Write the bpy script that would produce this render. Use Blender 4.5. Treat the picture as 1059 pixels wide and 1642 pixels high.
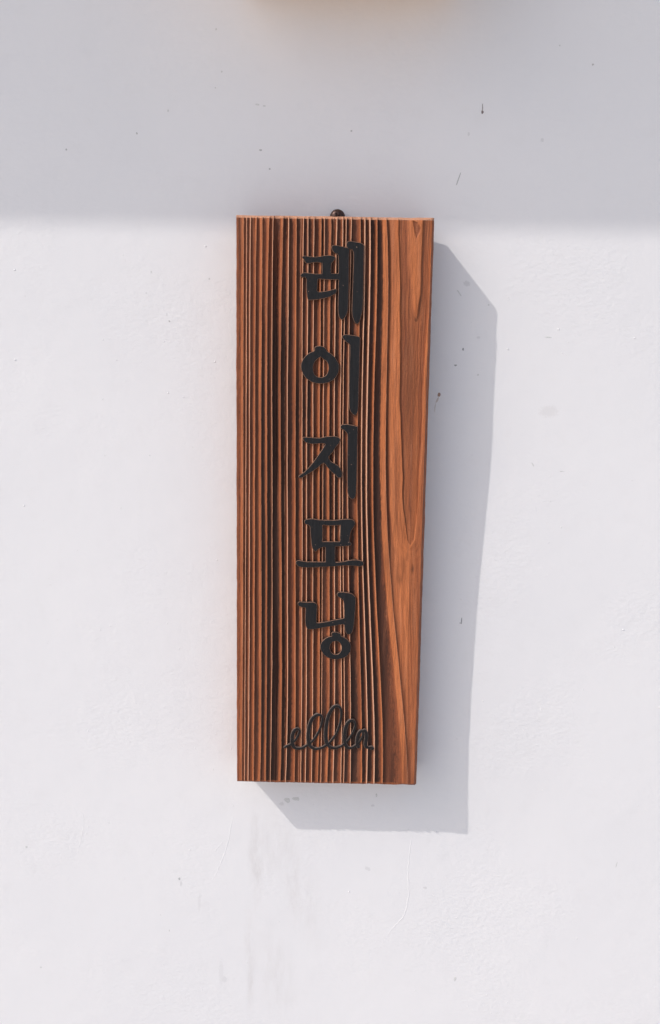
import bpy, bmesh, math, random
import numpy as np
from mathutils import Matrix, Vector
from mathutils.geometry import tessellate_polygon

for o in list(bpy.data.objects):
    bpy.data.objects.remove(o, do_unlink=True)
scene = bpy.context.scene
col = scene.collection
rng = np.random.default_rng(11)
MM = 0.001
SIGN_Z = 1.5                     # height of the sign's centre above the ground, metres

# ------------------------------------------------------------------ camera
cam_data = bpy.data.cameras.new('camera')
cam = bpy.data.objects.new('camera', cam_data)
col.objects.link(cam)
cam_data.sensor_fit = 'VERTICAL'
cam_data.sensor_height = 36.0
cam_data.lens = 36.0 * 1584.54 / 1642.0
cam_data.clip_start = 0.01
cam_data.clip_end = 500.0
PITCH, YAW, ROLL = -0.15999, 0.00877, 0.01538
rx = Matrix.Rotation(PITCH, 3, 'X'); ry = Matrix.Rotation(YAW, 3, 'Y'); rz = Matrix.Rotation(ROLL, 3, 'Z')
to_world = Matrix(((1, 0, 0), (0, 0, -1), (0, 1, 0)))
m4 = (to_world @ (ry @ rx @ rz)).to_4x4()
m4.translation = Vector((0.0061, -0.7987, SIGN_Z + 0.1245))
cam.matrix_world = m4
scene.camera = cam

# ------------------------------------------------------------------ light
TO_SUN = Vector((-0.5931, -0.3947, 0.7017)).normalized()
world = bpy.data.worlds.new('World')
scene.world = world
world.use_nodes = True
wn = world.node_tree
sky = wn.nodes.new('ShaderNodeTexSky')
sky.sky_type = 'NISHITA'
sky.sun_disc = False
sky.sun_elevation = math.asin(TO_SUN.z)
sky.sun_rotation = math.atan2(TO_SUN.x, TO_SUN.y)
sky.air_density = 1.0
sky.dust_density = 2.5
sky.ozone_density = 0.9
wn.nodes['Background'].inputs['Strength'].default_value = 0.15
wn.links.new(sky.outputs['Color'], wn.nodes['Background'].inputs['Color'])
sun_data = bpy.data.lights.new('sun', 'SUN')
sun_data.energy = 2.0
sun_data.angle = math.radians(0.5)
sun_data.color = (1.0, 0.955, 0.89)
sun = bpy.data.objects.new('sun', sun_data)
col.objects.link(sun)
sun.rotation_euler = (-TO_SUN).to_track_quat('-Z', 'Y').to_euler()
sun.location = TO_SUN * 6
vs = scene.view_settings
vs.view_transform = 'Standard'
vs.look = 'None'
vs.gamma = 1.0
vs.use_curve_mapping = False
vs.exposure = 0.09
scene.render.engine = 'CYCLES'

# ------------------------------------------------------------------ traced measurements, millimetres on the real surfaces
RIDGES = [[-67.89,-68.4,-68.21,-68.4,-68.6,-68.75,-69.42],[-65.56,-66.03,-65.6,-66.49,-66.61,-66.63,-67.17],[-62.8,-63.28,-63.19,-63.41,-63.2,-63.5,-64.19],[-58.56,-59.15,-59.24,-59.44,-59.18,-59.57,-59.83],[-54.08,-54.55,-54.47,-54.26,-54.33,-53.67,-54.4],[-49.32,-50.14,-50.18,-49.56,-49.67,-49.33,-49.83],[-46.06,-46.45,-46.09,-45.6,-45.47,-45.2,-45.84],[-38.78,-39.62,-39.68,-38.71,-37.89,-37.34,-37.64],[-34.31,-34.03,-34.43,-33.52,-32.94,-32.45,-33.07],[-28.62,-28.34,-28.08,-27.61,-26.95,-26.2,-26.11],[-23.4,-23.42,-22.97,-22.14,-21.56,-21.11,-20.93],[-19.91,-19.48,-19.07,-18.72,-17.9,-17.18,-17.09],[-15.58,-15.08,-14.55,-13.88,-13.05,-12.19,-12.07],[-10.12,-9.87,-9.3,-8.8,-7.81,-6.71,-6.95],[-7.56,-7.31,-6.32,-6.16,-5.73,-4.84,-4.5],[-2.86,-2.67,-2.18,-1.18,-0.14,1.3,0.83],[1.47,1.35,2.1,2.97,4.26,5.58,5.64],[6.17,6.08,6.81,7.32,8.66,11.07,11.93],[8.5,8.12,8.83,9.37,10.98,13.43,14.34],[12.37,12.0,12.58,13.57,15.18,18.11,19.56],[19.25,19.38,20.28,20.65,22.89,26.51,28.92],[22.65,22.69,23.64,24.21,26.9,31.24,33.26],[26.65,26.95,27.54,28.26,31.19,36.32,39.25],[31.59,32.1,32.05,33.04,36.53,42.2,46.05],[38.98,40.76,41.81,43.43,48.43,58.24,65.98]]
LEVELS = [438.4,367.4,296.5,229.1,173.0,90.2,12.6]
CATHEDRAL = [(47.2,453.45),(47.4,439.1),(50.68,368.22),(51.42,315.03),(53.03,291.09),(54.5,272.74),(56.43,231.09),(60.29,204.78),(63.11,200.82),(66.15,205.88),(66.92,212.89),(67.83,231.29),(68.13,253.45),(68.76,280.24),(69.24,306.71),(69.37,322.44),(70.43,349.36),(71.7,379.2),(71.74,404.05),(72.17,426.8),(73.6,453.81)]
TONGUE = [(52.76,453.53),(53.86,431.07),(55.44,408.38),(57.85,390.08),(60.51,379.5),(62.77,374.9),(64.24,380.94),(65.23,394.78),(65.46,417.64),(65.69,440.25),(65.73,453.71)]
PIT = [(57.09,448.22),(59.21,439.26),(60.75,434.33),(62.5,437.96),(64.24,442.03),(61.32,446.48)]
SYLLABLES = {'re':[[[(-24.11,420.19),(-21.8,420.73),(-16.82,420.03),(-11.87,420.29),(-7.58,421.06),(-3.61,421.31),(-0.96,420.77),(0.12,419.82),(-0.91,417.75),(-2.34,415.8),(-2.7,413.54),(-2.66,410.96),(-2.49,408.51),(0.56,408.29),(3.08,408.33),(3.31,411.04),(3.26,413.62),(3.01,420.7),(1.98,422.93),(-0.01,423.54),(-1.69,425.44),(-2.19,427.68),(-1.08,428.65),(1.56,428.56),(6.2,427.79),(9.51,426.88),(10.59,425.61),(10.5,420.16),(10.65,400.8),(10.49,383.88),(9.71,379.29),(8.09,376.32),(6.44,374.92),(4.76,375.94),(3.71,378.55),(3.28,384.43),(3.45,394.21),(3.34,400.7),(3.29,403.94),(0.63,404.16),(-2.69,404.17),(-9.33,404.34),(-12.25,404.29),(-12.75,401.76),(-12.91,398.52),(-12.53,394.75),(-7.21,394.96),(-2.56,395.94),(1.08,396.97),(1.82,396.13),(1.12,394.17),(-1.18,392.71),(-3.83,391.37),(-9.14,389.99),(-13.79,389.27),(-18.32,388.94),(-19.6,389.84),(-20.38,394.51),(-20.71,400.35),(-20.62,403.92),(-21.83,405.52),(-23.96,405.62),(-25.16,406.44),(-24.64,407.55),(-22.66,408.48),(-18.67,408.15),(-14.02,407.7),(-9.51,407.83),(-9.13,408.93),(-9.11,412.16),(-9.22,415.7),(-10.16,416.27),(-14.13,416.6),(-20.09,415.74),(-21.75,416.49),(-23.1,418.72)],[]],[[(8.81,429.43),(9.24,431.04),(10.74,431.82),(15.37,431.31),(19.34,430.54),(21.34,429.41),(21.59,427.37),(21.53,420.32),(21.67,400.96),(21.61,384.7),(20.61,378.14),(19.18,373.2),(17.87,371.87),(16.18,372.83),(14.57,376.42),(13.81,381.31),(13.96,394.36),(14.18,407.33),(14.4,420.21),(13.85,424.7),(12.5,426.28),(10.51,426.57),(9.17,427.71)],[]]],'i':[[[(4.5,339.26),(3.96,335.25),(2.46,332.09),(0.13,329.51),(-3.02,327.78),(-6.25,326.86),(-9.76,326.67),(-13.68,327.08),(-17.08,328.37),(-20.15,330.53),(-22.4,333.31),(-23.79,336.49),(-24.15,339.16),(-23.64,342.17),(-22.32,344.85),(-20.0,347.54),(-17.33,349.44),(-14.98,350.41),(-13.99,351.29),(-14.14,352.61),(-13.35,353.88),(-11.0,354.45),(-7.64,353.97),(-5.53,352.41),(-4.9,350.63),(-2.53,349.34),(0.19,347.19),(2.6,344.23),(3.99,341.59)],[[(-9.55,346.71),(-12.22,345.0),(-14.41,342.31),(-15.25,339.3),(-15.14,335.96),(-14.3,333.3),(-12.39,331.52),(-9.34,330.83),(-6.65,331.41),(-4.65,333.11),(-3.4,335.81),(-3.11,338.81),(-3.76,341.8),(-5.14,343.78),(-7.52,345.27)]]],[[(7.0,362.19),(8.66,363.2),(12.68,363.06),(17.38,362.34),(19.82,361.39),(20.12,359.41),(19.91,346.49),(19.78,326.46),(19.71,313.0),(19.36,306.58),(18.4,303.72),(17.19,302.96),(15.13,304.48),(13.51,307.16),(12.84,314.25),(12.82,326.35),(12.78,339.73),(12.87,353.02),(12.47,356.32),(10.77,357.62),(8.73,359.24),(7.36,360.87)],[]]],'ji':[[[(-22.37,284.05),(-21.35,285.09),(-14.52,284.65),(-9.06,284.6),(-5.66,285.34),(-1.57,285.89),(3.2,285.83),(5.68,284.71),(5.98,282.66),(4.99,280.59),(3.18,278.5),(1.65,276.08),(0.52,274.0),(-1.03,272.26),(-2.44,270.38),(-2.0,268.32),(0.09,266.08),(3.55,264.28),(6.19,261.9),(7.9,258.27),(8.08,255.5),(6.94,254.24),(5.08,254.62),(2.64,256.94),(-0.49,259.51),(-3.14,262.58),(-5.38,265.3),(-7.09,265.27),(-9.12,263.51),(-11.84,261.05),(-15.24,258.72),(-18.31,256.8),(-21.72,254.66),(-24.32,253.72),(-25.16,254.61),(-23.45,256.02),(-21.06,257.79),(-17.67,261.3),(-13.61,266.2),(-10.25,271.08),(-7.57,275.24),(-5.03,279.54),(-5.94,280.75),(-8.33,280.99),(-11.74,280.52),(-15.15,280.4),(-18.58,280.89),(-20.98,282.22)],[]],[[(6.61,293.79),(7.82,295.1),(11.21,295.43),(15.31,294.82),(18.73,293.99),(19.57,292.43),(19.48,279.8),(19.55,259.15),(19.34,245.28),(18.89,240.05),(17.89,238.15),(16.04,237.91),(14.42,239.42),(13.2,242.39),(12.68,252.11),(12.43,265.94),(12.38,279.68),(12.18,287.2),(11.32,289.58),(9.24,291.25),(7.18,292.58)],[]]],'mo':[[[(-20.31,219.37),(-18.25,220.81),(-13.75,221.1),(-9.59,220.46),(-3.36,220.22),(3.56,220.34),(9.78,221.22),(15.31,221.31),(18.1,220.38),(18.97,218.07),(18.05,215.59),(16.16,212.73),(15.2,208.48),(14.78,204.93),(15.3,203.17),(16.22,202.26),(16.24,201.27),(14.17,200.52),(8.75,200.08),(4.24,199.78),(3.71,198.35),(3.7,194.09),(3.77,189.81),(3.95,187.18),(5.84,186.78),(10.37,187.22),(15.92,188.6),(21.49,188.84),(24.99,187.98),(26.41,186.79),(25.89,184.85),(23.67,184.24),(18.78,184.51),(11.11,184.73),(4.15,183.89),(-2.83,183.41),(-13.29,182.73),(-20.27,182.6),(-24.47,183.25),(-26.3,185.14),(-26.59,186.57),(-24.86,187.67),(-18.92,186.7),(-11.24,186.77),(-3.85,186.83),(-3.38,188.26),(-3.45,192.54),(-3.46,198.23),(-4.03,199.28),(-6.53,198.89),(-9.64,197.27),(-11.36,195.6),(-12.9,196.64),(-14.18,199.11),(-14.71,202.29),(-15.35,209.36),(-15.9,215.0),(-17.51,216.74),(-19.6,217.41)],[[(-6.35,216.72),(-6.44,213.05),(-6.38,208.81),(-6.48,205.27),(-6.73,203.21),(-3.11,203.13),(0.36,203.12),(4.53,203.26),(7.58,203.46),(7.73,206.93),(7.8,211.18),(7.88,214.71),(7.91,216.96),(4.31,216.69),(0.85,216.56),(-3.3,216.56)]]]],'ning':[[[(-24.87,152.55),(-23.83,154.09),(-21.37,153.91),(-17.15,153.85),(-12.94,153.92),(-10.82,153.09),(-9.88,151.3),(-10.04,147.3),(-10.25,141.48),(-10.21,138.2),(-9.56,137.11),(-5.69,137.4),(-0.77,138.37),(4.15,139.55),(9.06,140.52),(11.73,141.29),(12.2,142.61),(12.11,147.7),(11.64,154.22),(10.54,157.1),(8.06,158.64),(6.21,159.91),(6.53,161.87),(8.69,162.63),(13.6,162.28),(17.47,161.41),(19.47,159.79),(20.56,157.64),(20.42,150.76),(20.02,142.03),(19.51,135.46),(18.41,130.32),(16.68,128.6),(14.42,128.78),(13.02,131.68),(12.47,135.33),(11.67,136.55),(8.43,136.28),(4.22,135.32),(-0.71,134.5),(-5.63,133.53),(-10.56,132.49),(-15.5,132.04),(-17.48,132.88),(-18.51,136.22),(-18.78,141.32),(-18.49,147.15),(-19.08,149.89),(-21.33,150.14),(-23.8,151.04)],[]],[[(17.73,117.46),(17.16,114.14),(15.23,111.15),(12.43,109.03),(9.26,107.94),(5.72,107.58),(2.16,107.95),(-1.4,109.36),(-4.28,111.89),(-5.88,114.81),(-6.48,117.38),(-6.02,119.96),(-4.42,122.57),(-1.98,124.67),(0.48,125.81),(2.24,126.21),(2.65,127.25),(2.13,128.41),(3.04,129.52),(5.72,129.65),(8.91,128.53),(9.44,126.86),(11.43,125.8),(14.29,124.01),(16.46,121.48),(17.42,119.3)],[[(10.52,116.96),(10.34,115.12),(9.66,113.48),(8.62,112.14),(7.22,111.3),(5.73,110.97),(4.24,111.24),(2.81,112.03),(1.73,113.33),(1.0,114.94),(0.76,116.78),(0.94,118.62),(1.62,120.25),(2.66,121.6),(4.07,122.43),(5.55,122.75),(7.03,122.48),(8.46,121.7),(9.54,120.4),(10.28,118.8)]]]]}
SCRIPT = [[(-35.32,31.2),(-32.71,32.55),(-29.86,34.17),(-25.8,38.14),(-23.39,42.94),(-22.86,46.39),(-24.82,47.47),(-27.25,45.19),(-28.52,40.68),(-28.48,35.49),(-26.97,31.8),(-23.69,30.65),(-19.6,31.51),(-15.95,34.01),(-12.3,37.11),(-8.29,42.8),(-5.52,49.75),(-4.22,55.78),(-5.24,59.19),(-8.1,59.99),(-11.33,57.79),(-13.96,53.02),(-15.35,46.11),(-15.59,39.21),(-14.31,33.87),(-11.0,30.99),(-7.32,30.89),(-3.24,32.36),(-0.01,34.76),(3.22,37.85),(7.2,43.97),(9.93,51.77),(11.0,60.36),(10.09,66.16),(7.22,67.81),(4.17,66.04),(1.4,61.03),(-0.53,54.14),(-1.32,46.39),(-1.22,39.49),(-0.01,34.94),(3.3,32.06),(7.4,31.88),(11.46,33.43),(14.28,35.91),(17.48,39.43),(20.64,45.1),(22.57,50.73),(21.68,54.57),(19.22,55.55),(16.41,53.44),(14.63,48.42),(13.92,42.38),(14.35,36.35),(16.05,32.75),(18.85,31.94),(22.09,33.21),(24.66,35.51),(27.05,38.76),(28.6,42.5),(28.87,45.43),(27.86,46.96),(26.1,45.55),(24.86,42.17),(24.28,38.27),(24.6,34.65),(25.87,32.25)],[(28.02,47.05),(30.14,47.18),(31.32,45.14),(31.74,41.01),(31.18,36.68),(31.57,33.66),(33.71,32.58),(36.16,32.71),(37.27,30.92)]]
MARKS = [(111.3,308.3,1.05,1.3,0.0,0.9,'r'),(111.2,311.5,0.43,3.51,0.0,0.75,'r'),(193.8,343.7,0.8,0.84,0.0,0.6,'r'),(94.5,258.0,0.43,5.58,18.0,0.45,'k'),(-59.0,278.2,1.26,0.81,0.0,0.5,'k'),(-61.6,311.6,2.16,0.7,10.0,0.3,'k'),(-56.3,310.8,1.44,0.6,0.0,0.25,'k'),(-154.6,289.4,0.77,0.91,0.0,0.45,'k'),(-51.7,264.4,0.73,0.76,0.0,0.45,'k'),(11.1,293.3,0.77,0.81,0.0,0.4,'k'),(-130.3,306.2,0.67,1.01,0.0,0.3,'k'),(-93.1,365.7,0.76,0.8,0.0,0.3,'k'),(-88.9,335.3,0.72,0.75,0.0,0.35,'k'),(-209.5,276.7,0.82,0.87,0.0,0.4,'k'),(-93.7,323.5,0.57,0.6,0.0,0.3,'k'),(158.2,288.4,1.44,1.51,0.0,0.14,'k'),(168.0,357.2,0.66,0.69,0.0,0.25,'k'),(101.4,292.2,0.96,1.51,0.0,0.14,'k'),(103.1,128.7,0.69,1.35,0.0,0.8,'k'),(97.6,115.9,1.09,0.73,0.0,0.65,'k'),(85.4,92.4,1.4,1.99,10.0,0.95,'b'),(84.1,88.4,0.8,3.15,25.0,0.42,'b'),(82.3,81.9,0.6,4.21,5.0,0.22,'b'),(115.8,108.7,0.9,0.73,0.0,0.35,'k'),(115.1,138.2,1.48,1.04,0.0,0.12,'k'),(104.2,179.7,2.94,2.06,20.0,0.16,'k'),(98.5,172.4,0.59,3.61,-38.0,0.28,'k'),(122.0,163.6,0.74,0.78,0.0,0.25,'k'),(109.7,-94.0,0.47,3.27,3.0,0.75,'k'),(108.7,-95.6,0.62,0.76,0.0,0.6,'k'),(-127.4,-330.6,1.09,1.26,0.0,0.6,'k'),(-125.8,-335.3,1.09,2.29,0.0,0.15,'k'),(-26.4,-254.5,3.22,1.91,15.0,0.22,'k'),(-33.9,-255.8,3.22,2.25,25.0,0.2,'k'),(-38.7,-259.3,2.15,1.69,0.0,0.14,'k'),(173.5,80.3,8.0,4.72,0.0,0.08,'b'),(170.5,139.0,2.96,0.52,4.0,0.3,'k'),(-144.9,185.2,0.59,0.93,0.0,0.3,'k'),(-131.0,147.2,0.7,0.83,0.0,0.4,'k'),(-132.9,152.5,0.5,1.56,0.0,0.18,'k'),(-99.1,180.6,0.74,1.04,0.0,0.35,'k'),(-149.1,168.8,0.5,0.52,0.0,0.35,'k'),(42.7,-249.7,0.8,2.25,0.0,0.25,'k'),(39.7,-259.4,1.61,1.13,0.0,0.15,'k'),(251.8,-309.7,0.43,2.82,12.0,0.2,'k'),(116.1,-421.1,1.1,2.31,15.0,0.2,'k'),(-260.2,-303.7,0.98,1.03,0.0,0.2,'k'),(-251.3,-418.0,0.78,0.82,0.0,0.3,'k'),(-136.7,-379.9,0.55,1.16,0.0,0.3,'k'),(36.6,-317.8,2.71,1.71,30.0,0.12,'k'),(87.0,-334.8,1.63,1.14,0.0,0.16,'k'),(163.0,37.3,0.45,2.12,-30.0,0.25,'k'),(187.0,32.1,2.02,0.42,0.0,0.2,'k'),(-110.1,-352.6,1.37,9.19,0.0,0.05,'k'),(-91.1,-419.8,2.21,12.79,0.0,0.06,'k'),(-88.4,-425.8,2.77,2.91,0.0,0.1,'k')]
STREAKS = [((-59.6,-260.3),(-61.4,-371.1),2.5,0.05),((-45.1,-265.8),(-46.8,-335.3),9.0,0.03),((-26.1,-282.6),(-29.0,-382.3),3.5,0.035),((-12.3,-311.2),(-13.5,-393.9),4.5,0.03),((-63.6,-353.4),(-67.3,-462.0),2.0,0.05),((-36.2,-370.6),(-49.4,-467.7),8.0,0.03)]
WRINKLES = [[(74.7,-285.1),(72.5,-303.6),(71.9,-321.1),(72.6,-344.5),(69.2,-361.1),(62.9,-369.6),(57.0,-377.4),(52.9,-386.5)],[(-78.9,-261.9),(-84.9,-295.4),(-92.5,-318.8),(-99.1,-333.5)],[(-87.0,-292.5),(-96.3,-304.3)],[(-213.1,-269.2),(-209.6,-278.3),(-215.8,-309.7)]]
NUBS = [(179.7,-169.8),(137.0,169.6),(178.1,145.5),(238.6,139.6),(-253.1,185.1),(-255.1,114.9),(-252.1,-3.4),(-245.8,165.0),(-153.9,115.0),(179.8,-171.4),(137.6,168.1),(-101.9,205.4),(-148.4,39.9),(221.2,-379.7),(279.2,-166.2),(70.8,-280.6),(95.0,-282.9),(-238.1,-237.3),(-188.0,-279.1),(-94.9,115.9),(-132.6,90.5),(178.8,-26.7),(109.0,-75.3),(138.8,129.3),(182.0,127.0),(-236.6,-15.6),(-185.6,84.7),(-227.5,-441.2),(20.8,-339.8),(165.9,-188.3),(244.7,-99.5),(217.6,10.2)]


# ------------------------------------------------------------------ helpers
def link(name, mesh, mat=None, parent=None):
    o = bpy.data.objects.new(name, mesh)
    col.objects.link(o)
    if mat is not None:
        for m in (mat if isinstance(mat, (list, tuple)) else [mat]):
            mesh.materials.append(m)
    if parent is not None:
        o.parent = parent
    return o

def tag(o, label=None, category=None, group=None, kind=None):
    if label: o['label'] = label
    if category: o['category'] = category
    if group: o['group'] = group
    if kind: o['kind'] = kind
    return o

def empty(name, loc, rot=(0, 0, 0)):
    o = bpy.data.objects.new(name, None)
    o.location = loc
    o.rotation_euler = rot
    o.empty_display_size = 0.05
    col.objects.link(o)
    return o

def pydata(name, verts, faces, smooth=False):
    me = bpy.data.meshes.new(name)
    me.from_pydata([tuple(v) for v in verts], [], faces)
    me.update()
    if smooth:
        me.polygons.foreach_set('use_smooth', [True] * len(me.polygons))
    return me

def box_mesh(name, x0, x1, y0, y1, z0, z1, bevel=0.0, segs=2):
    bm = bmesh.new()
    bmesh.ops.create_cube(bm, size=1.0)
    for v in bm.verts:
        v.co = Vector(((x0 + x1) / 2 + v.co.x * (x1 - x0), (y0 + y1) / 2 + v.co.y * (y1 - y0), (z0 + z1) / 2 + v.co.z * (z1 - z0)))
    if bevel:
        bmesh.ops.bevel(bm, geom=bm.edges[:], offset=bevel, segments=segs, profile=0.5, affect='EDGES')
    me = bpy.data.meshes.new(name)
    bm.to_mesh(me); bm.free()
    return me

def sstep(a, b, x):
    t = np.clip((x - a) / (b - a), 0.0, 1.0)
    return t * t * (3 - 2 * t)

TABS = {}
def vnoise(x, y, sx, sy, seed, octaves=3):
    """smooth value noise on arrays, cell sizes sx, sy"""
    out = np.zeros_like(x, dtype=float); amp = 1.0; tot = 0.0
    for o in range(octaves):
        if (seed, o) not in TABS: TABS[(seed, o)] = np.random.default_rng(seed * 16 + o).random((128, 128))
        tab = TABS[(seed, o)]
        gx = x / sx * 2 ** o + 37.3 * o + 500; gy = y / sy * 2 ** o + 11.7 * o + 500
        ix = np.floor(gx).astype(int); iy = np.floor(gy).astype(int)
        fx = gx - ix; fy = gy - iy
        fx = fx * fx * (3 - 2 * fx); fy = fy * fy * (3 - 2 * fy)
        a = tab[ix % 128, iy % 128]; b = tab[(ix + 1) % 128, iy % 128]
        c = tab[ix % 128, (iy + 1) % 128]; d = tab[(ix + 1) % 128, (iy + 1) % 128]
        out += amp * ((a * (1 - fx) + b * fx) * (1 - fy) + (c * (1 - fx) + d * fx) * fy - 0.5) * 2
        tot += amp; amp *= 0.5
    return out / tot

def poly_sd(poly, X, Y):
    """signed distance to a closed polygon, negative inside"""
    P = np.array(poly); Q = np.roll(P, -1, axis=0)
    d2 = np.full(X.shape, 1e9); inside = np.zeros(X.shape, bool)
    for (ax, ay), (bx, by) in zip(P, Q):
        ex, ey = bx - ax, by - ay
        t = np.clip(((X - ax) * ex + (Y - ay) * ey) / (ex * ex + ey * ey + 1e-12), 0, 1)
        d2 = np.minimum(d2, (X - ax - t * ex) ** 2 + (Y - ay - t * ey) ** 2)
        cr = ((ay > Y) != (by > Y)) & (X < (bx - ax) * (Y - ay) / (by - ay + 1e-12) + ax)
        inside ^= cr
    d = np.sqrt(d2)
    return np.where(inside, -d, d)

def smooth_closed(pts, sub=4):
    P = np.array(pts, float); n = len(P); out = []
    for i in range(n):
        p0, p1, p2, p3 = P[i - 1], P[i], P[(i + 1) % n], P[(i + 2) % n]
        for k in range(sub):
            t = k / sub
            out.append(0.5 * ((2 * p1) + (p2 - p0) * t + (2 * p0 - 5 * p1 + 4 * p2 - p3) * t * t + (3 * p1 - p0 - 3 * p2 + p3) * t ** 3))
    return np.array(out)

def smooth_open(pts, sub=6):
    P = np.array(pts, float); P = np.vstack([2 * P[0] - P[1], P, 2 * P[-1] - P[-2]]); out = []
    for i in range(1, len(P) - 2):
        p0, p1, p2, p3 = P[i - 1], P[i], P[i + 1], P[i + 2]
        for k in range(sub):
            t = k / sub
            out.append(0.5 * ((2 * p1) + (p2 - p0) * t + (2 * p0 - 5 * p1 + 4 * p2 - p3) * t * t + (3 * p1 - p0 - 3 * p2 + p3) * t ** 3))
    out.append(P[-2])
    return np.array(out)

def set_attr(me, name, values):
    a = me.attributes.new(name, 'FLOAT', 'POINT')
    a.data.foreach_set('value', np.asarray(values, np.float32))

class NT:
    """small node-tree builder"""
    def __init__(self, name):
        self.mat = bpy.data.materials.new(name)
        self.mat.use_nodes = True
        self.t = self.mat.node_tree
        self.bsdf = self.t.nodes['Principled BSDF']
    def n(self, kind, **kw):
        nd = self.t.nodes.new('ShaderNode' + kind)
        for k, v in kw.items():
            setattr(nd, k, v)
        return nd
    def put(self, sock, v):
        if hasattr(v, 'is_output'):
            self.t.links.new(v, sock)
        else:
            sock.default_value = v
    def math(self, op, a, b=0.0, c=None, clamp=False):
        nd = self.n('Math', operation=op, use_clamp=clamp)
        self.put(nd.inputs[0], a); self.put(nd.inputs[1], b)
        if c is not None: self.put(nd.inputs[2], c)
        return nd.outputs[0]
    def rng(self, v, a, b, c=0.0, d=1.0, smooth=False):
        nd = self.n('MapRange')
        if smooth: nd.interpolation_type = 'SMOOTHSTEP'
        for s, x in zip(nd.inputs, (v, a, b, c, d)): self.put(s, x)
        return nd.outputs[0]
    def mix(self, f, a, b, blend='MIX'):
        nd = self.n('Mix', data_type='RGBA', blend_type=blend)
        self.put(nd.inputs[0], f); self.put(nd.inputs[6], a); self.put(nd.inputs[7], b)
        return nd.outputs[2]
    def coord(self): return self.n('TexCoord').outputs['Object']
    def mapping(self, vec, loc=(0, 0, 0), rot=(0, 0, 0), scale=(1, 1, 1), kind='POINT'):
        nd = self.n('Mapping', vector_type=kind)
        self.put(nd.inputs[0], vec); self.put(nd.inputs[1], loc); self.put(nd.inputs[2], rot); self.put(nd.inputs[3], scale)
        return nd.outputs[0]
    def noise(self, vec, scale, detail=3.0, rough=0.5, dist=0.0):
        nd = self.n('TexNoise')
        self.put(nd.inputs['Vector'], vec); self.put(nd.inputs['Scale'], scale); self.put(nd.inputs['Detail'], detail)
        self.put(nd.inputs['Roughness'], rough); self.put(nd.inputs['Distortion'], dist)
        return nd.outputs['Fac']
    def bump(self, h, strength, dist, normal=None):
        nd = self.n('Bump')
        nd.inputs['Strength'].default_value = strength; nd.inputs['Distance'].default_value = dist
        self.put(nd.inputs['Height'], h)
        if normal is not None: self.put(nd.inputs['Normal'], normal)
        return nd.outputs[0]
    def attr(self, name): return self.n('Attribute', attribute_name=name).outputs['Fac']
    def set(self, **kw):
        for k, v in kw.items():
            self.put(self.bsdf.inputs[k.replace('_', ' ')], v)

# ------------------------------------------------------------------ materials
def faint(hw, hh, st): return st < 0.2 or max(hw, hh) > 6

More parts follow.
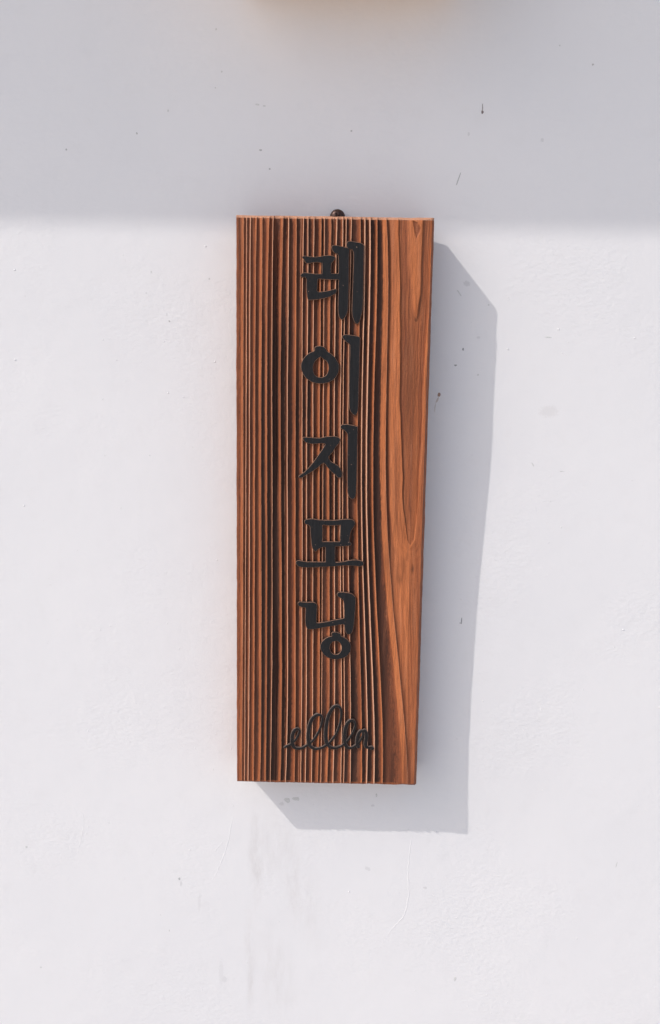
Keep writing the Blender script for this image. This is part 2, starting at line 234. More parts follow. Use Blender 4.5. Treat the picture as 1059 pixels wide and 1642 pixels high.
def plaster_material():
    t = NT('white_painted_plaster')
    P = t.coord()
    broad = t.noise(P, 7.0, 3, 0.5)
    base = t.mix(t.rng(broad, 0.35, 0.65), (WALL_A), (WALL_B))
    mott = t.noise(P, 60.0, 4, 0.6)
    base = t.mix(t.math('MULTIPLY', t.rng(mott, 0.55, 0.8), 0.10), base, (0.62, 0.59, 0.58, 1))
    # faint run-off streaks below the sign
    wob = t.n('VectorMath', operation='ADD')
    t.put(wob.inputs[0], P)
    nz = t.n('TexNoise'); t.put(nz.inputs['Vector'], P); nz.inputs['Scale'].default_value = 40.0
    sc = t.n('VectorMath', operation='SCALE'); t.put(sc.inputs[0], nz.outputs['Color']); sc.inputs['Scale'].default_value = 0.006
    t.put(wob.inputs[1], sc.outputs[0])
    Pw = wob.outputs[0]
    acc = None
    for (ax, ay), (bx, by), hw, st in STREAKS:
        cx, cy = (ax + bx) / 2 + 3, (ay + by) / 2 + 3
        hl = math.hypot(bx - ax, by - ay) / 2 * 1.15
        an = math.atan2(bx - ax, -(by - ay))
        v = t.mapping(Pw, (cx * MM, 0, SIGN_Z + cy * MM), (0, an, 0), (hw * 3.2 * MM, 10, hl * 1.15 * MM), 'TEXTURE')
        ln = t.n('VectorMath', operation='LENGTH'); t.put(ln.inputs[0], v)
        s = t.rng(ln.outputs['Value'], 1.0, 0.0, 0.0, st * 3.6, True)
        acc = s if acc is None else t.math('ADD', acc, s)
    grime = t.math('MULTIPLY', acc, t.rng(t.noise(t.mapping(P, scale=(1, 1, 0.25)), 130.0, 5, 0.7), 0.38, 0.68, 0.1, 1.5))
    base = t.mix(grime, base, (0.42, 0.37, 0.35, 1))
    # specks, scuffs and insect marks
    tint = {'k': (0.05, 0.045, 0.05, 1), 'r': (0.07, 0.015, 0.012, 1), 'b': (0.16, 0.085, 0.05, 1)}
    ragged = t.math('MULTIPLY', t.math('SUBTRACT', t.noise(P, 700.0, 2, 0.6), 0.5), 1.1)
    for key, c in tint.items():
        acc = None
        for u, v_, hw, hh, ro, st, k in MARKS:
            if k != key or not faint(hw, hh, st): continue
            v = t.mapping(P, (u * MM, 0, SIGN_Z + v_ * MM), (0, math.radians(ro), 0), (hw * 1.25 * MM, 10, hh * 1.25 * MM), 'TEXTURE')
            ln = t.n('VectorMath', operation='LENGTH'); t.put(ln.inputs[0], v)
            s = t.rng(t.math('ADD', ln.outputs['Value'], ragged), 1.0, 0.45, 0.0, st, True)
            acc = s if acc is None else t.math('MAXIMUM', acc, s)
        if acc is not None: base = t.mix(acc, base, c)
    # roller stipple: patchy lumps plus a fine grain
    patch = t.rng(t.noise(P, 11.0, 2, 0.5), 0.40, 0.64, 0.12, 1.0)
    warp = t.noise(t.mapping(P, rot=(0, 0.5, 0), scale=(1.0, 1.0, 1.35)), 250.0, 2, 0.5, 0.0)
    lumps = t.rng(warp, 0.30, 0.75)
    fine = t.noise(P, 620.0, 2, 0.5)
    h = t.math('ADD', t.math('MULTIPLY', t.math('MULTIPLY', lumps, patch), 0.5), t.math('MULTIPLY', fine, 0.05))
    h = t.math('ADD', h, t.math('MULTIPLY', t.noise(P, 45.0, 2, 0.5), 1.2))
    t.set(Base_Color=base, Roughness=0.75, Normal=t.bump(h, 1.0, 0.00036))
    t.bsdf.inputs['Specular IOR Level'].default_value = 0.25
    return t.mat

def wood_material(name, carved=True):
    t = NT(name)
    P = t.coord()
    fibre = t.noise(t.mapping(P, scale=(1, 1, 0.03)), 1500.0, 4, 0.6)
    fibre2 = t.noise(t.mapping(P, scale=(1, 1, 0.05)), 380.0, 3, 0.6)
    patch = t.noise(t.mapping(P, scale=(1, 1, 0.18)), 70.0, 3, 0.55)
    grain = t.noise(P, 2300.0, 2, 0.6)
    if carved:
        late = t.attr('late'); stain_shade = t.attr('stain_shade')
    else:
        late = t.rng(fibre2, 0.35, 0.65, 0.0, 0.35); stain_shade = 0.25
    c = t.mix(late, (0.22, 0.066, 0.030, 1), (0.61, 0.188, 0.064, 1))
    c = t.mix(t.rng(patch, 0.30, 0.70, 0.0, 0.55), c, t.mix(late, (0.30, 0.084, 0.036, 1), (0.65, 0.215, 0.085, 1)))
    c = t.mix(t.rng(fibre, 0.46, 0.72, 0.0, 0.6), c, (0.12, 0.042, 0.020, 1))
    c = t.mix(t.rng(fibre2, 0.52, 0.80, 0.0, 0.40), c, (0.66, 0.27, 0.14, 1))
    c = t.mix(t.math('MULTIPLY', t.rng(grain, 0.52, 0.72), t.rng(late, 0.0, 1.0, 0.7, 0.35)), c, (0.10, 0.036, 0.022, 1))
    if carved: c = t.mix(t.math('MULTIPLY', t.attr('crest'), 0.85), c, (0.78, 0.44, 0.29, 1))  # pale tint paints the sheen along the ridge crests
    c = t.mix(stain_shade, c, (0.030, 0.016, 0.013, 1))  # near-black for groove stain and for shade painted with it
    h = t.math('ADD', t.math('MULTIPLY', fibre, 0.6), t.math('MULTIPLY', grain, 0.7))
    t.set(Base_Color=c, Roughness=t.rng(fibre2, 0.3, 0.7, 0.40, 0.58), Normal=t.bump(h, 0.8, 0.00032))
    t.bsdf.inputs['Specular IOR Level'].default_value = 0.22
    return t.mat

def plain(name, c, rough, spec=0.4, metal=0.0, nscale=300.0, var=0.35, bump=0.0001):
    t = NT(name)
    P = t.coord()
    n = t.noise(P, nscale, 4, 0.6)
    dark = tuple(x * (1 - var) for x in c) + (1,); lite = tuple(min(1, x * (1 + var)) for x in c) + (1,)
    t.set(Base_Color=t.mix(t.rng(n, 0.3, 0.7), dark, lite), Roughness=t.rng(n, 0.3, 0.7, rough - 0.08, rough + 0.08), Metallic=metal)
    if bump: t.set(Normal=t.bump(n, 0.6, bump))
    t.bsdf.inputs['Specular IOR Level'].default_value = spec
    return t.mat

def black_paint_material():
    t = NT('black_letter_paint')
    P = t.coord()
    streak = t.noise(t.mapping(P, scale=(1, 1, 0.04)), 900.0, 3, 0.6)
    blot = t.noise(P, 260.0, 3, 0.6)
    speck = t.noise(P, 520.0, 1, 0.5)
    c = t.mix(t.rng(streak, 0.35, 0.7), (0.010, 0.0102, 0.0115, 1), (0.017, 0.0173, 0.0195, 1))
    c = t.mix(t.rng(blot, 0.45, 0.8, 0, 0.4), c, (0.020, 0.017, 0.017, 1))
    c = t.mix(t.rng(speck, 0.775, 0.79), c, (0.20, 0.13, 0.10, 1))
    h = t.math('ADD', streak, t.math('MULTIPLY', blot, 0.6))
    t.set(Base_Color=c, Roughness=0.66, Normal=t.bump(h, 0.6, 0.00018))
    t.bsdf.inputs['Specular IOR Level'].default_value = 0.22
    return t.mat

WALL_A = (0.790, 0.778, 0.795, 1)
WALL_B = (0.772, 0.762, 0.782, 1)
M_wall = plaster_material()
M_wood = wood_material('brushed_cedar')
M_side = wood_material('sawn_cedar_edge', carved=False)
M_black = black_paint_material()
M_rim = plain('worn_letter_edge', (0.29, 0.155, 0.105), 0.6, 0.3, nscale=500.0)
M_gloss = plain('satin_letter_edge', (0.040, 0.025, 0.021), 0.5, 0.4, nscale=500.0, bump=0.00006)
M_srim = plain('pale_script_edge', (0.12, 0.085, 0.073), 0.5, 0.4, nscale=500.0)  # stroke sides in a paler brown than the faces
M_script = plain('dark_brown_script_paint', (0.012, 0.010, 0.0105), 0.6, 0.25, nscale=500.0, bump=0.00006)
M_screw = plain('dark_bronze_screw', (0.075, 0.045, 0.038), 0.38, 0.5, metal=0.7, nscale=900.0, bump=0.00005)
M_ground = plain('pale_concrete', (0.64, 0.60, 0.545), 0.85, 0.2, nscale=9.0, var=0.12, bump=0.0006)
M_soffit = plain('painted_soffit', (0.70, 0.68, 0.66), 0.7, 0.3, nscale=30.0, var=0.05)
M_roof = plain('dark_roof_metal', (0.09, 0.09, 0.10), 0.5, 0.4, nscale=20.0, var=0.15)
M_bounce = plain('honey_bounce', (0.74, 0.37, 0.10), 0.5, 0.4, nscale=60.0, var=0.2)

# ------------------------------------------------------------------ ground and wall
GS = 60.0
ground = link('ground', pydata('ground', [(-GS, -GS, 0), (GS, -GS, 0), (GS, GS, 0), (-GS, GS, 0)], [(0, 1, 2, 3)]), M_ground)
tag(ground, kind='structure')

WB_V = np.array([-460.0, -330.0, -281.0, -222.0, -190.0, -129.0, -75.0, -26.0, 39.0, 100.0, 158.0, 260.0])
WB_D = np.array([0.0, -0.3, -0.7, 1.3, 1.9, 2.1, 1.75, 0.3, -1.2, -0.45, 0.0, 0.0])
def wall_relief(u, v):
    """how far the hand-finished plaster stands proud, mm; u, v arrays in mm about the sign's centre"""
    k = np.zeros_like(v)
    for dv in (-14, -7, 0, 7, 14):
        k += np.interp(v + dv, WB_V, WB_D) / 5
    b = k * np.exp(-((u - 125.0) / 62.0) ** 2)
    return b + 0.35 * vnoise(u, v, 130.0, 150.0, 3, 2)

WX0, WX1, WZ0, WZ1 = -2.2, 2.2, 0.0, 3.0
xs = np.unique(np.concatenate([np.linspace(WX0, -0.35, 60), np.linspace(-0.35, 0.4, 190), np.linspace(0.4, WX1, 60)]))
zs = np.unique(np.concatenate([np.linspace(WZ0, 0.95, 40), np.linspace(0.95, 2.0, 250), np.linspace(2.0, WZ1, 40)]))
X, Z = np.meshgrid(xs, zs)
Y = -wall_relief(X * 1000, (Z - SIGN_Z) * 1000) * MM
nx, nz = len(xs), len(zs)
verts = np.stack([X, Y, Z], -1).reshape(-1, 3)
idx = np.arange(nx * nz).reshape(nz, nx)
quads = np.stack([idx[:-1, :-1], idx[:-1, 1:], idx[1:, 1:], idx[1:, :-1]], -1).reshape(-1, 4)
b0 = len(verts)
verts = np.vstack([verts, [(WX0, -0.004, WZ0), (WX1, -0.004, WZ0), (WX1, -0.004, WZ1), (WX0, -0.004, WZ1),
                           (WX0, 0.2, WZ0), (WX1, 0.2, WZ0), (WX1, 0.2, WZ1), (WX0, 0.2, WZ1)]])
extra = [(b0 + 4, b0 + 7, b0 + 6, b0 + 5), (b0, b0 + 3, b0 + 7, b0 + 4), (b0 + 1, b0 + 5, b0 + 6, b0 + 2), (b0 + 3, b0 + 2, b0 + 6, b0 + 7)]
wme = pydata('wall', verts, quads.tolist() + extra)
sm = np.ones(len(wme.polygons), bool); sm[-4:] = False
wme.polygons.foreach_set('use_smooth', sm)
wall = link('wall', wme, M_wall)
tag(wall, 'white painted plaster wall with small specks behind the wooden sign', 'wall')

def surf(u, v):
    return -float(wall_relief(np.array([float(u)]), np.array([float(v)]))[0])

# raised paint wrinkles: thin flattened ridges of the same paint
def wrinkle_mesh(path, half, height):
    c = smooth_open(path, 8); n = len(c); V = []; Fc = []
    rr = np.random.default_rng(int(abs(c[0][0]) * 10))
    for i in range(n):
        tan = c[min(i + 1, n - 1)] - c[max(i - 1, 0)]; tan /= np.linalg.norm(tan) + 1e-9
        nr = np.array([-tan[1], tan[0]])
        f = math.sin(math.pi * (i + 0.3) / n) ** 0.5 * (0.55 + 0.6 * rr.random())
        j = rr.normal(0, 0.18, 2)
        for k in (-1.0, -0.5, 0.0, 0.5, 1.0):
            p = c[i] + j + nr * k * half
            V.append((p[0] * MM, (surf(*p) + 0.25 - height * f * (1 - k * k) - 0.25 * (1 - k * k)) * MM, SIGN_Z + p[1] * MM))
    for i in range(n - 1):
        for k in range(4):
            a = i * 5 + k
            Fc.append((a, a + 1, a + 6, a + 5))
    return pydata('paint_wrinkle', V, Fc, True)
for i, (path, hw, hh) in enumerate(zip(WRINKLES, (0.9, 0.8, 0.8, 0.9), (0.22, 0.18, 0.16, 0.16))):
    link('paint_wrinkle', wrinkle_mesh(path, hw, hh), M_wall, wall)
V = []; Fc = []
for i, (u, v) in enumerate(NUBS + [(float(a), float(b)) for a, b in zip(rng.uniform(-255, 295, 170), rng.uniform(-455, 215, 170))]):
    r = rng.uniform(0.5, 1.0) if i < len(NUBS) else rng.uniform(0.3, 0.7); b = len(V); s0 = surf(u, v)
    for ring in range(4):
        a = ring / 3 * math.pi / 2
        for k in range(8):
            t = k / 8 * 2 * math.pi
            V.append(((u + r * math.cos(a) * math.cos(t) * 1.1) * MM, (s0 + 0.2 - (0.2 + 0.45 * r) * math.sin(a)) * MM, SIGN_Z + (v + r * math.cos(a) * math.sin(t)) * MM))
    for ring in range(3):
        for k in range(8):
            Fc.append((b + ring * 8 + k, b + ring * 8 + (k + 1) % 8, b + ring * 8 + 8 + (k + 1) % 8, b + ring * 8 + 8 + k))
nub = link('paint_nub', pydata('paint_nub', V, Fc, True), M_wall, wall)
nub['kind'] = 'stuff'

# dirt specks, scuffs and insect marks: thin ragged flecks lying on the paint
TINT = {'k': (0.045, 0.040, 0.045), 'r': (0.07, 0.016, 0.013), 'b': (0.27, 0.12, 0.055)}
V = []; Fc = []; fm = []; fmats = []; keys = {}
for u, v, hw, hh, ro, st, key in MARKS:
    if faint(hw, hh, st): continue
    lv = round(st * (4.6 if key == 'b' else 4.0)) / 5
    if (key, lv) not in keys:
        keys[(key, lv)] = len(fmats)
        fmats.append(plain('speck', tuple(0.78 * (1 - lv) + x * lv for x in TINT[key]), 0.8, 0.2, nscale=900.0, var=0.12, bump=0))
    b = len(V); nk = 11; s0 = surf(u, v); ca, sa = math.cos(math.radians(ro)), math.sin(math.radians(ro))
    V.append((u * MM, (s0 - 0.16) * MM, SIGN_Z + v * MM))
    for k in range(nk):
        t = k / nk * 2 * math.pi; q = rng.uniform(0.7, 1.2)
        x, z = hw * q * math.cos(t), hh * q * math.sin(t)
        V.append(((u + x * ca + z * sa) * MM, (s0 - 0.04) * MM, SIGN_Z + (v - x * sa + z * ca) * MM))
    for k in range(nk):
        Fc.append((b, b + 1 + k, b + 1 + (k + 1) % nk)); fm.append(keys[(key, lv)])
sme = pydata('dirt_speck', V, Fc)
speck = link('dirt_speck', sme, fmats, wall)
sme.polygons.foreach_set('material_index', fm); sme.update()
speck['kind'] = 'stuff'

# ------------------------------------------------------------------ eave whose shadow crosses the top of the wall
D = 0.45
EZ = SIGN_Z + 0.2195 + 1.7778 * D
eave = empty('roof_eave', (0, 0, EZ))
tag(eave, 'pale roof eave overhanging the white wall above the sign', 'eave')
link('soffit', box_mesh('soffit', -2.2, 2.2, -D + 0.025, -0.006, 0.045, 0.057), M_soffit, eave)
link('fascia', box_mesh('fascia', -2.2, 2.2, -D, -D + 0.022, 0.0, 0.14, 0.0015), M_soffit, eave)
rf = pydata('roof_slab', [(-2.25, -D - 0.004, 0.145), (2.25, -D - 0.004, 0.145), (2.25, 0.3, 0.36), (-2.25, 0.3, 0.36),
                          (-2.25, -D - 0.004, 0.165), (2.25, -D - 0.004, 0.165), (2.25, 0.3, 0.38), (-2.25, 0.3, 0.38)],
            [(0, 3, 2, 1), (4, 5, 6, 7), (0, 1, 5, 4), (1, 2, 6, 5), (2, 3, 7, 6), (3, 0, 4, 7)])
link('roof_slab', rf, M_roof, eave)

# unseen honey-coloured block, added to bounce a warm tint onto the wall
pz = SIGN_Z + 0.3975
panel = link('bounce_block', box_mesh('bounce_block', -0.078, 0.092, -0.075, -0.003, pz, pz + 0.20, 0.004), M_bounce)
tag(panel, 'honey coloured block added out of view to warm the wall above the sign', 'bounce block')

# ------------------------------------------------------------------ the sign
BW, BH, BT = 147.7, 450.0, 29.9
sign = empty('wooden_sign', (0, -0.0034, SIGN_Z - 0.225), (math.atan2(0.0058, 0.45), 0, 0))
tag(sign, 'upright brown brushed cedar sign board with raised black lettering', 'sign')

LV = np.array(LEVELS)
coef = [np.polyfit((LV - 225) / 225, np.array(r), 4) for r in RIDGES]
NR = len(coef)
cols = np.linspace(-BW / 2, BW / 2, 1010)
rows = np.unique(np.concatenate([np.linspace(0, 4, 22), np.linspace(4, BH - 4, 470), np.linspace(BH - 4, BH, 22)]))
U, Vv = np.meshgrid(cols, rows)
hgt = np.zeros_like(U); late = np.zeros_like(U); stain_shade = np.zeros_like(U); crest_lit = np.zeros_like(U)
amp = np.full(NR + 2, 1.75); plat = np.full(NR + 2, 0.32)
rr = np.random.default_rng(5)
amp += rr.uniform(-0.25, 0.3, NR + 2); plat += rr.uniform(-0.1, 0.15, NR + 2)
# index 0 is the board's left edge, ridge i sits at i + 1
for i, a in {0: 0.9, 1: 1.0, 2: 0.9, 3: 1.2, 4: 1.4, 5: 1.3, 6: 1.3, 7: 2.5, 8: 2.1, 9: 2.0, 10: 2.0, 12: 2.0, 13: 2.1, 15: 0.9, 19: 1.0, 20: 2.3, 21: 2.2, 22: 2.2, 23: 2.4, 24: 2.4, 25: 1.6}.items(): amp[i] = a
for i, a in {1: 1.6, 4: 1.0, 5: 1.7, 6: 1.2, 8: 1.5, 10: 0.9, 14: 1.1, 16: 1.3, 21: 0.9, 22: 0.6, 23: 0.8, 24: 1.0, 25: 4.2}.items(): plat[i] = a
amp *= 1.1
has2 = (rr.random(NR + 2) < 0.6).astype(float); at2 = rr.uniform(0.42, 0.66, NR + 2)
stn_shade = np.full(NR + 2, 0.56) + rr.uniform(-0.12, 0.16, NR + 2)
stn_shade[0:7] -= 0.14
for j, v in enumerate(rows):
    tv = (v - 225) / 225
    edges = [-BW / 2 - 1.2] + [np.polyval(c, np.clip(tv, -0.98, 0.99)) + 0.20 * float(vnoise(np.array([i * 13.0]), np.array([v]), 5.0, 26.0, 40 + i, 3)[0]) + 0.08 * float(vnoise(np.array([i * 13.0]), np.array([v]), 5.0, 2.6, 140 + i, 2)[0]) for i, c in enumerate(coef)]
    e = np.array(edges)
    k = np.clip(np.searchsorted(e, cols, side='right') - 1, 0, NR - 1)
    a0, a1 = e[k], e[np.minimum(k + 1, NR)]
    w = a1 - a0; d = cols - a0; g = a1 - cols; f = d / w
    mod = 1.0 - 0.22 * sstep(140, 10, v) + 0.34 * vnoise(np.arange(NR + 2) * 13.0, np.full(NR + 2, v), 5.0, 55.0, 90, 3)
    A0, A1 = (amp * mod)[k], (amp * mod)[k + 1]
    pl = np.minimum(plat[k + 1], 0.45 * w)
    flank = np.clip(0.22 * w, 0.35, 0.9)
    floor = -(A0 * (1 - f) + A1 * f)
    drop = sstep(0.0, 0.42, d)
    ramp = 0.30 * sstep(0.30, 1.0, f) + 0.70 * sstep(pl + flank, pl, g)
    row = floor * drop * (1 - ramp)
    # fainter secondary growth lines inside the wider grooves
    on = has2[k] * sstep(-0.15, 0.35, vnoise(k * 17.0, np.full(len(k), v), 5.0, 80.0, 91, 2) + 0.15)
    line2 = on * np.exp(-(((f - at2[k]) * w) / 0.26) ** 2) * (w > 3.4)
    row = row * (1 - 0.55 * line2)
    crest = np.maximum(sstep(pl + 0.5 * flank, pl, g), 0.5 * line2)
    lt = np.maximum(0.22 * sstep(0.3, 0.9, f), crest * (0.62 + 0.22 * vnoise(k * 7.0, np.full(len(k), v), 5.0, 90.0, 92, 2) + 0.25 * sstep(20.0, 45.0, cols)))
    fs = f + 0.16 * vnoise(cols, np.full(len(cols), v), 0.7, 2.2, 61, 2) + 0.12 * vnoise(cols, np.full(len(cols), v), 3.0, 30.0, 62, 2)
    st = stn_shade[k] * (1 - 0.9 * sstep(0.40, 0.66, fs))  # groove stain, deepened to hold the shade right of each ridge
    # darker stained streaks down the board
    dark1 = np.exp(-((cols + 46) / 11.0) ** 2) * sstep(420, 300, v) * 0.62
    dark2 = np.exp(-((cols - 30) / 13.0) ** 2) * (0.32 + 0.35 * sstep(260, 120, v))
    st = st + (dark1 + dark2) * (1 - crest) * (1 - 0.6 * sstep(0.5, 0.8, f))
    soot = np.exp(-((cols + 44 + 6 * np.sin(v / 70.0)) / 9.0) ** 2) * sstep(430, 330, v) * (0.75 + 0.5 * vnoise(cols, np.full(len(cols), v), 6.0, 60.0, 93, 3))
    soot2 = 0.6 * np.exp(-((cols + 2) / 22.0) ** 2) * np.clip(0.3 + vnoise(cols, np.full(len(cols), v), 9.0, 80.0, 94, 3), 0, 1)
    st = st + (0.34 * soot + 0.26 * soot2) * (1 - 0.35 * crest)
    beyond = cols > e[NR]
    crest_lit[j] = np.where(beyond, 0.0, crest * (np.minimum(plat[k + 1], 1.2) < 0.85) + 0.7 * sstep(0.35, 0.0, g))  # painted highlight: thin pale line on the narrow crests
    hgt[j] = np.where(beyond, 0.0, row); late[j] = np.where(beyond, 0.7, lt); stain_shade[j] = np.where(beyond, 0.0, st)
    # flat-sawn strip right of the last ridge
    d2 = np.where(beyond, cols - e[NR], 0)
    below = sstep(215, 180, v)
    dep = 1.8 * (1 - 0.6 * below)
    if beyond.any():
        rec = -dep * sstep(0.0, 0.45, d2) * np.exp(-np.maximum(d2 - 1.5, 0) / (1.8 + 4 * below))
        rec *= sstep(8, 30, v)
        hgt[j] += np.where(beyond, rec - 0.15, 0)
        late[j] = np.where(beyond, 0.76 + 0.16 * below - 0.55 * np.exp(-np.maximum(d2 - 1.0, 0) / 2.6), late[j])
        stain_shade[j] = np.where(beyond, 0.55 * np.exp(-(np.maximum(d2 - 1.2, 0) / 1.6) ** 2) * (1 - 0.55 * below), stain_shade[j])  # dark line painting the shade below the last ridge's step
msk = U > 38
sd = np.where(msk, 9.0, 9.0)
sub = np.ix_(range(len(rows)), np.where(cols > 38)[0])
wobx = 0.9 * vnoise(U[sub], Vv[sub], 8.0, 20.0, 71, 4)
sdc = poly_sd(CATHEDRAL, U[sub] + wobx, Vv[sub]); sdt = poly_sd(TONGUE, U[sub] + wobx, Vv[sub]); sdp = poly_sd(PIT, U[sub], Vv[sub])
hs = hgt[sub]; ls = late[sub]; ss = stain_shade[sub]
inn = sstep(0.0, 0.5, -sdc)
tipfade = sstep(200, 255, Vv[sub]) * 0.6 + 0.4
hs -= inn * tipfade * (0.55 + 0.75 * np.exp(np.minimum(sdc, 0) / 5.0))
ls = ls * (1 - inn) + inn * (0.30 + 0.10 * vnoise(U[sub], Vv[sub], 4, 30, 9)) 
ss = np.maximum(ss, 0.5 * inn * np.exp(np.minimum(sdc, 0) / 1.8) * (U[sub] < 61))  # shade of the cathedral's left inner step, put into the colour
lft = U[sub] < 63
ls = np.maximum(ls, 0.98 * sstep(5.5, 1.0, sdc) * (1 - inn) * (U[sub] > 47) * lft)
ls = np.where(lft, ls, ls * (1 - inn) * (0.45 + 0.55 * sstep(2.2, 0.5, sdc)) + ls * inn)
wf = sstep(180, 212, Vv[sub])
flow = wf * vnoise(sdc + 0.02 * Vv[sub], Vv[sub], 0.9, 120.0, 72, 4) + (1 - wf) * vnoise(U[sub] + 0.05 * Vv[sub], Vv[sub], 0.9, 90.0, 74, 4)
zone = (U[sub] > np.polyval(coef[-1], np.clip((Vv[sub] - 225) / 225, -0.98, 0.99)) + 0.6)
ls = ls + zone * 0.62 * flow
hs += zone * 0.10 * flow
ss = np.maximum(ss, zone * 0.5 * np.clip(flow - 0.22, 0, 1))
ss = np.maximum(ss, zone * (0.34 + 0.3 * flow) * np.exp(-(((U[sub] - 57) / 7.0) ** 2 + ((Vv[sub] - 325) / 50.0) ** 2)) * inn)
ss = np.maximum(ss, zone * 0.48 * sstep(0.0, 0.5, vnoise(U[sub], Vv[sub], 6.0, 26.0, 73, 3)) * np.exp(-((Vv[sub] - 168) / 26.0) ** 2))
tin = np.where(U[sub] < 62.5, sstep(-0.6, 3.4, -sdt), sstep(-0.2, 1.1, -sdt))
hs += 0.95 * tin; ls = ls * (1 - tin) + 0.95 * tin
ss = np.maximum(ss, 0.45 * sstep(1.2, 0.4, np.abs(sdt - 0.5)) * (U[sub] > 61))  # painted shade line along the tongue's right-hand step
pin = sstep(0.0, 0.6, -sdp)
hs -= 0.8 * pin; ls = ls * (1 - pin) + 0.2 * pin
# small knot low in the strip
kn = np.exp(-(((U[sub] - 65.5) / 1.0) ** 2 + ((Vv[sub] - 182) / 3.5) ** 2))
hs -= 0.5 * kn; ss = np.maximum(ss, 0.55 * kn)
hgt[sub] = hs; late[sub] = np.clip(ls, 0, 1); stain_shade[sub] = ss
hgt += 0.13 * vnoise(U, Vv, 0.55, 1.9, 21, 2) + 0.08 * vnoise(U, Vv, 0.8, 9.0, 26, 3) + 0.10 * vnoise(U, Vv, 9.0, 70.0, 22, 2)
late = np.clip(late + 0.16 * vnoise(U, Vv, 1.2, 30.0, 23, 3), 0, 1)
stain_shade = np.clip(stain_shade * (1 + 0.6 * vnoise(U, Vv, 3.0, 60.0, 24, 3)) + 0.16 * np.clip(vnoise(U, Vv, 14.0, 110.0, 28, 3), 0, 1), 0, 0.9)
# rounded-off arrises
wear = 0.75 * vnoise(U, Vv, 6.0, 6.0, 25, 4)
def arris(dist, c, k=1.15):
    return -np.maximum(c - dist, 0) * k
lim = np.minimum.reduce([arris(BW / 2 + U, 1.5 + wear), arris(BW / 2 - U, 2.4 + 0.5 * wear, 1.5), arris(Vv, 1.6 + 0.5 * wear), arris(BH - Vv, 2.2 + wear)])
edge_d = np.minimum.reduce([BW / 2 + U, BW / 2 - U, Vv, BH - Vv])
hgt = np.where(lim < -0.02, np.minimum(hgt, lim), hgt)
late = np.where(edge_d < 1.8, 0.15 + 0.25 * np.abs(vnoise(U, Vv, 1.5, 6.0, 29, 2)), late)
crest_lit = np.where(BH - Vv < 2.0, 0.65, crest_lit)      # top end painted paler, as if catching the light
stain_shade = np.where(BH - Vv < 2.0, 0.05, np.where(Vv < 2.0, 0.25, stain_shade))  # bottom end darkened to paint the shade on its chamfer
stain_shade = np.where(np.minimum(BW / 2 - U, BW / 2 + U) < 2.0, 0.22 + 0.12 * vnoise(U, Vv, 2.0, 12.0, 27, 2), stain_shade)  # right arris shade put into the colour, left edge toned alike

nu, nv = len(cols), len(rows)
near_x = np.exp(-np.minimum(BW / 2 - U, BW / 2 + U) / 1.5); near_z = np.exp(-np.minimum(Vv, BH - Vv) / 1.5)
jx = 0.35 * vnoise(np.sign(U) * 40.0, Vv, 9.0, 11.0, 30, 4) * near_x
jz = 0.40 * vnoise(U, np.sign(Vv - 225) * 40.0, 7.0, 9.0, 31, 4) * near_z
front = np.stack([U + jx, -BT - hgt, Vv + jz], -1).reshape(-1, 3)
idx = np.arange(nu * nv).reshape(nv, nu)
quads = np.stack([idx[:-1, :-1], idx[:-1, 1:], idx[1:, 1:], idx[1:, :-1]], -1).reshape(-1, 4)
loop = np.concatenate([idx[0, :-1], idx[:-1, -1], idx[-1, :0:-1], idx[:0:-1, 0]])
n = len(loop); base = nu * nv
ring0 = front[loop]
ring1 = ring0.copy(); ring1[:, 1] = 0.0
ring2 = ring1.copy(); ring2[:, 1] = 2.0
ring2[:, 0] *= (BW / 2 - 10) / (BW / 2)
verts = np.vstack([front, ring0, ring1, ring2]) * MM
r = np.arange(n); r2 = (r + 1) % n
side = np.vstack([np.stack([base + k * n + r2, base + k * n + r, base + (k + 1) * n + r, base + (k + 1) * n + r2], -1) for k in (0, 1)])
faces = quads.tolist() + side.tolist() + [list(range(base + 2 * n, base + 3 * n))]
bme = pydata('board', verts, faces)
smooth = np.zeros(len(bme.polygons), bool); smooth[:len(quads)] = True
bme.polygons.foreach_set('use_smooth', smooth)
mi = np.ones(len(bme.polygons), np.int32); mi[:len(quads)] = 0
pad = np.zeros(3 * n)
set_attr(bme, 'crest', np.concatenate([np.clip(crest_lit, 0, 1).ravel(), pad])); set_attr(bme, 'late', np.concatenate([late.ravel(), pad + 0.3])); set_attr(bme, 'stain_shade', np.concatenate([stain_shade.ravel(), pad + 0.1]))
board = link('board', bme, [M_wood, M_side], sign)
bme.polygons.foreach_set('material_index', mi)
bme.update()

# raised syllables, carved in relief, faces painted black
def offset(P, d):
    a = np.roll(P, 1, 0); b = np.roll(P, -1, 0)
    t = b - a; t /= (np.linalg.norm(t, axis=1, keepdims=True) + 1e-9)
    return P + np.stack([t[:, 1], -t[:, 0]], -1) * d
def area(P): return 0.5 * np.sum(P[:, 0] * np.roll(P[:, 1], -1) - np.roll(P[:, 0], -1) * P[:, 1])

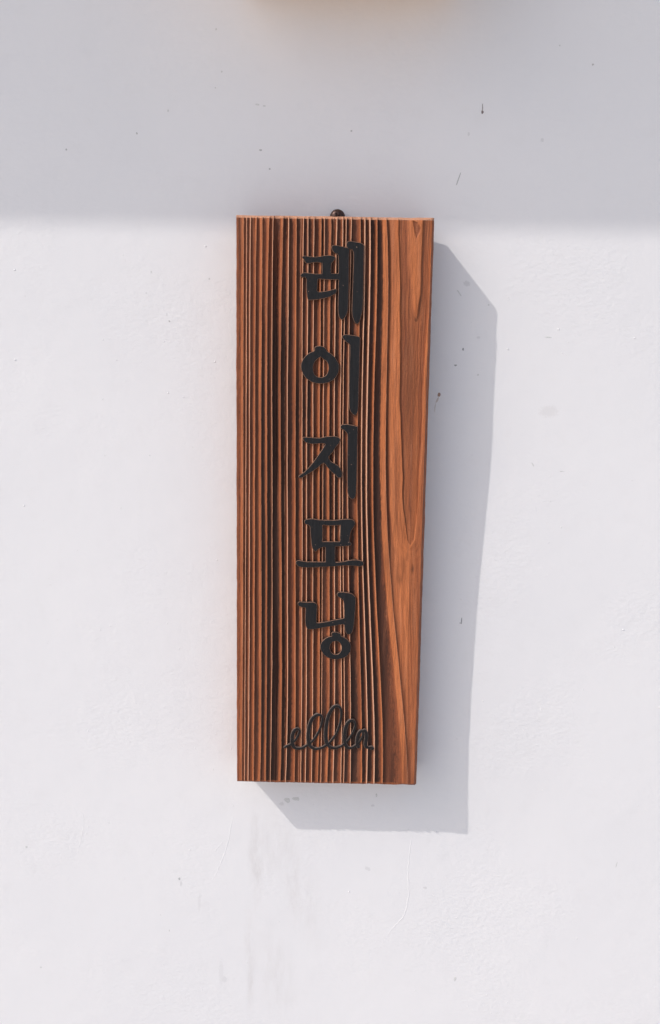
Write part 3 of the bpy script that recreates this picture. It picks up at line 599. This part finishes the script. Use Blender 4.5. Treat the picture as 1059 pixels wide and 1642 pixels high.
def relief_mesh(name, pieces, top, inset, drop, base, draft):
    V = []; Fc = []; mats = []
    for outer, holes in pieces:
        loops = []
        for q, L in enumerate([outer] + holes):
            P = smooth_closed(L, 3)
            if (area(P) > 0) != (q == 0): P = P[::-1]
            P = offset(P, 0.08)     # outer counter-clockwise, holes clockwise: the offset then points out of the solid
            loops.append(P)
        start = len(V); caps = []
        for P in loops:
            m = len(P); b = len(V)
            jit = 0.02 * np.random.default_rng(m).normal(size=(m, 2))
            prof = [(offset(P, -inset * (1 - math.sin(a))) + jit, top - drop * (1 - math.cos(a))) for a in (0, 0.39, 0.79, 1.18, 1.57)] + [(offset(P, draft * 0.5), top - 0.6), (offset(P, draft), base)]
            for Q, y in prof:
                V.extend([(x, -BT - y, z) for x, z in Q])
            caps.append((b, m))
            for k in range(6):
                for i in range(m):
                    i2 = (i + 1) % m
                    Fc.append((b + k * m + i2, b + k * m + i, b + (k + 1) * m + i, b + (k + 1) * m + i2)); mats.append(1 if k == 4 else 2)
        tri = tessellate_polygon([[Vector((V[b + i][0], V[b + i][2], 0)) for i in range(m)] for b, m in caps])
        flat = [b + i for b, m in caps for i in range(m)]
        for t3 in tri:
            ids = [flat[i] for i in t3]
            p = [V[i] for i in ids]
            ar = (p[1][0] - p[0][0]) * (p[2][2] - p[0][2]) - (p[2][0] - p[0][0]) * (p[1][2] - p[0][2])
            if ar < 0: ids.reverse()
            Fc.append(tuple(ids)); mats.append(0)
    me = pydata(name, np.array(V) * MM, Fc)
    return me, mats

SY_LABEL = {'re': 'raised black Korean syllable 레 at the top', 'i': 'raised black Korean syllable 이 with a ring', 'ji': 'raised black Korean syllable 지 in the middle',
            'mo': 'raised black Korean syllable 모 with a square loop', 'ning': 'raised black Korean syllable 닝 lowest of the five'}
for key, pieces in SYLLABLES.items():
    me, mats = relief_mesh('syllable', pieces, 1.25, 0.14, 0.16, -2.6, 0.5)
    o = link('syllable', me, [M_black, M_rim, M_gloss], sign)
    me.polygons.foreach_set('use_smooth', np.array(mats) > 0)
    me.polygons.foreach_set('material_index', mats); me.update()
    o['label'] = SY_LABEL[key]

# looping cursive word, a flattened raised cord
def cord_mesh(name, paths, half, top, base):
    V = []; Fc = []
    for path in paths:
        c = smooth_open(path, 6); m = len(c); b0 = len(V); prof = []
        for a in np.linspace(0, math.pi, 9):
            prof.append((half * math.cos(a), base + (top - base) * math.sin(a) ** 0.22))
        for i in range(m):
            tan = c[min(i + 1, m - 1)] - c[max(i - 1, 0)]; tan /= np.linalg.norm(tan) + 1e-9
            nr = np.array([-tan[1], tan[0]])
            s = 0.55 + 0.45 * min(1, i / 5, (m - 1 - i) / 4 + 0.5)
            lift = 0.12 * math.sin(i * 0.13)
            s *= 1.0 - 0.22 * tan[1] - 0.12 * abs(tan[0])      # heavier on the strokes' left flanks, lighter along the foot
            for (off, y) in prof:
                p = c[i] + nr * off * s
                V.append((p[0], -BT - y - lift, p[1]))
        q = len(prof)
        for i in range(m - 1):
            for k in range(q - 1):
                a = b0 + i * q + k
                Fc.append((a, a + 1, a + q + 1, a + q))
        Fc.append(tuple(range(b0, b0 + q))); Fc.append(tuple(reversed(range(b0 + (m - 1) * q, b0 + m * q))))
    return pydata(name, np.array(V) * MM, Fc)
cme = cord_mesh('cursive_word', SCRIPT, 1.45, 0.9, -2.4)
script = link('cursive_word', cme, [M_script, M_srim], sign)
cme.polygons.foreach_set('material_index', [1 if (len(p.vertices) == 4 and abs(p.normal.y) < 0.8) else 0 for p in cme.polygons]); cme.update()
script['label'] = 'thin looping dark cursive word below the syllables'

# ------------------------------------------------------------------ screw that the sign hangs from
def screw_mesh():
    V = []; Fc = []; R = 5.9; rings = 16; seg = 64
    for i in range(rings + 1):
        a = i / rings * math.pi / 2
        rad = R * math.cos(a) if i < rings else 0.02
        for k in range(seg):
            t = k / seg * 2 * math.pi
            x, z = rad * math.cos(t), rad * math.sin(t)
            y = 3.6 * math.sin(a)
            xa, za = x * 0.94 + z * 0.34, -x * 0.34 + z * 0.94
            if (abs(xa) < 0.55 and abs(za) < 2.6) or (abs(za) < 0.55 and abs(xa) < 2.6): y -= 1.1
            V.append((x, -y, z))
    for i in range(rings):
        for k in range(seg):
            Fc.append((i * seg + k, i * seg + (k + 1) % seg, (i + 1) * seg + (k + 1) % seg, (i + 1) * seg + k))
    Fc.append(tuple(rings * seg + k for k in range(seg)))
    b = len(V)
    for y, rad in ((0, R), (0.5, R * 0.96), (0.5, 2.2), (9.0, 2.2)):
        for k in range(24):
            t = k / 24 * 2 * math.pi
            V.append((rad * math.cos(t), y, rad * math.sin(t)))
    for i in range(3):
        for k in range(24):
            Fc.append((b + i * 24 + (k + 1) % 24, b + i * 24 + k, b + (i + 1) * 24 + k, b + (i + 1) * 24 + (k + 1) % 24))
    return pydata('screw', np.array(V) * MM, Fc, True)
screw = link('screw', screw_mesh(), M_screw)
screw.location = (0.0014, -0.0045, SIGN_Z + 0.2285)
tag(screw, 'dark bronze round-headed screw in the wall above the board', 'screw')
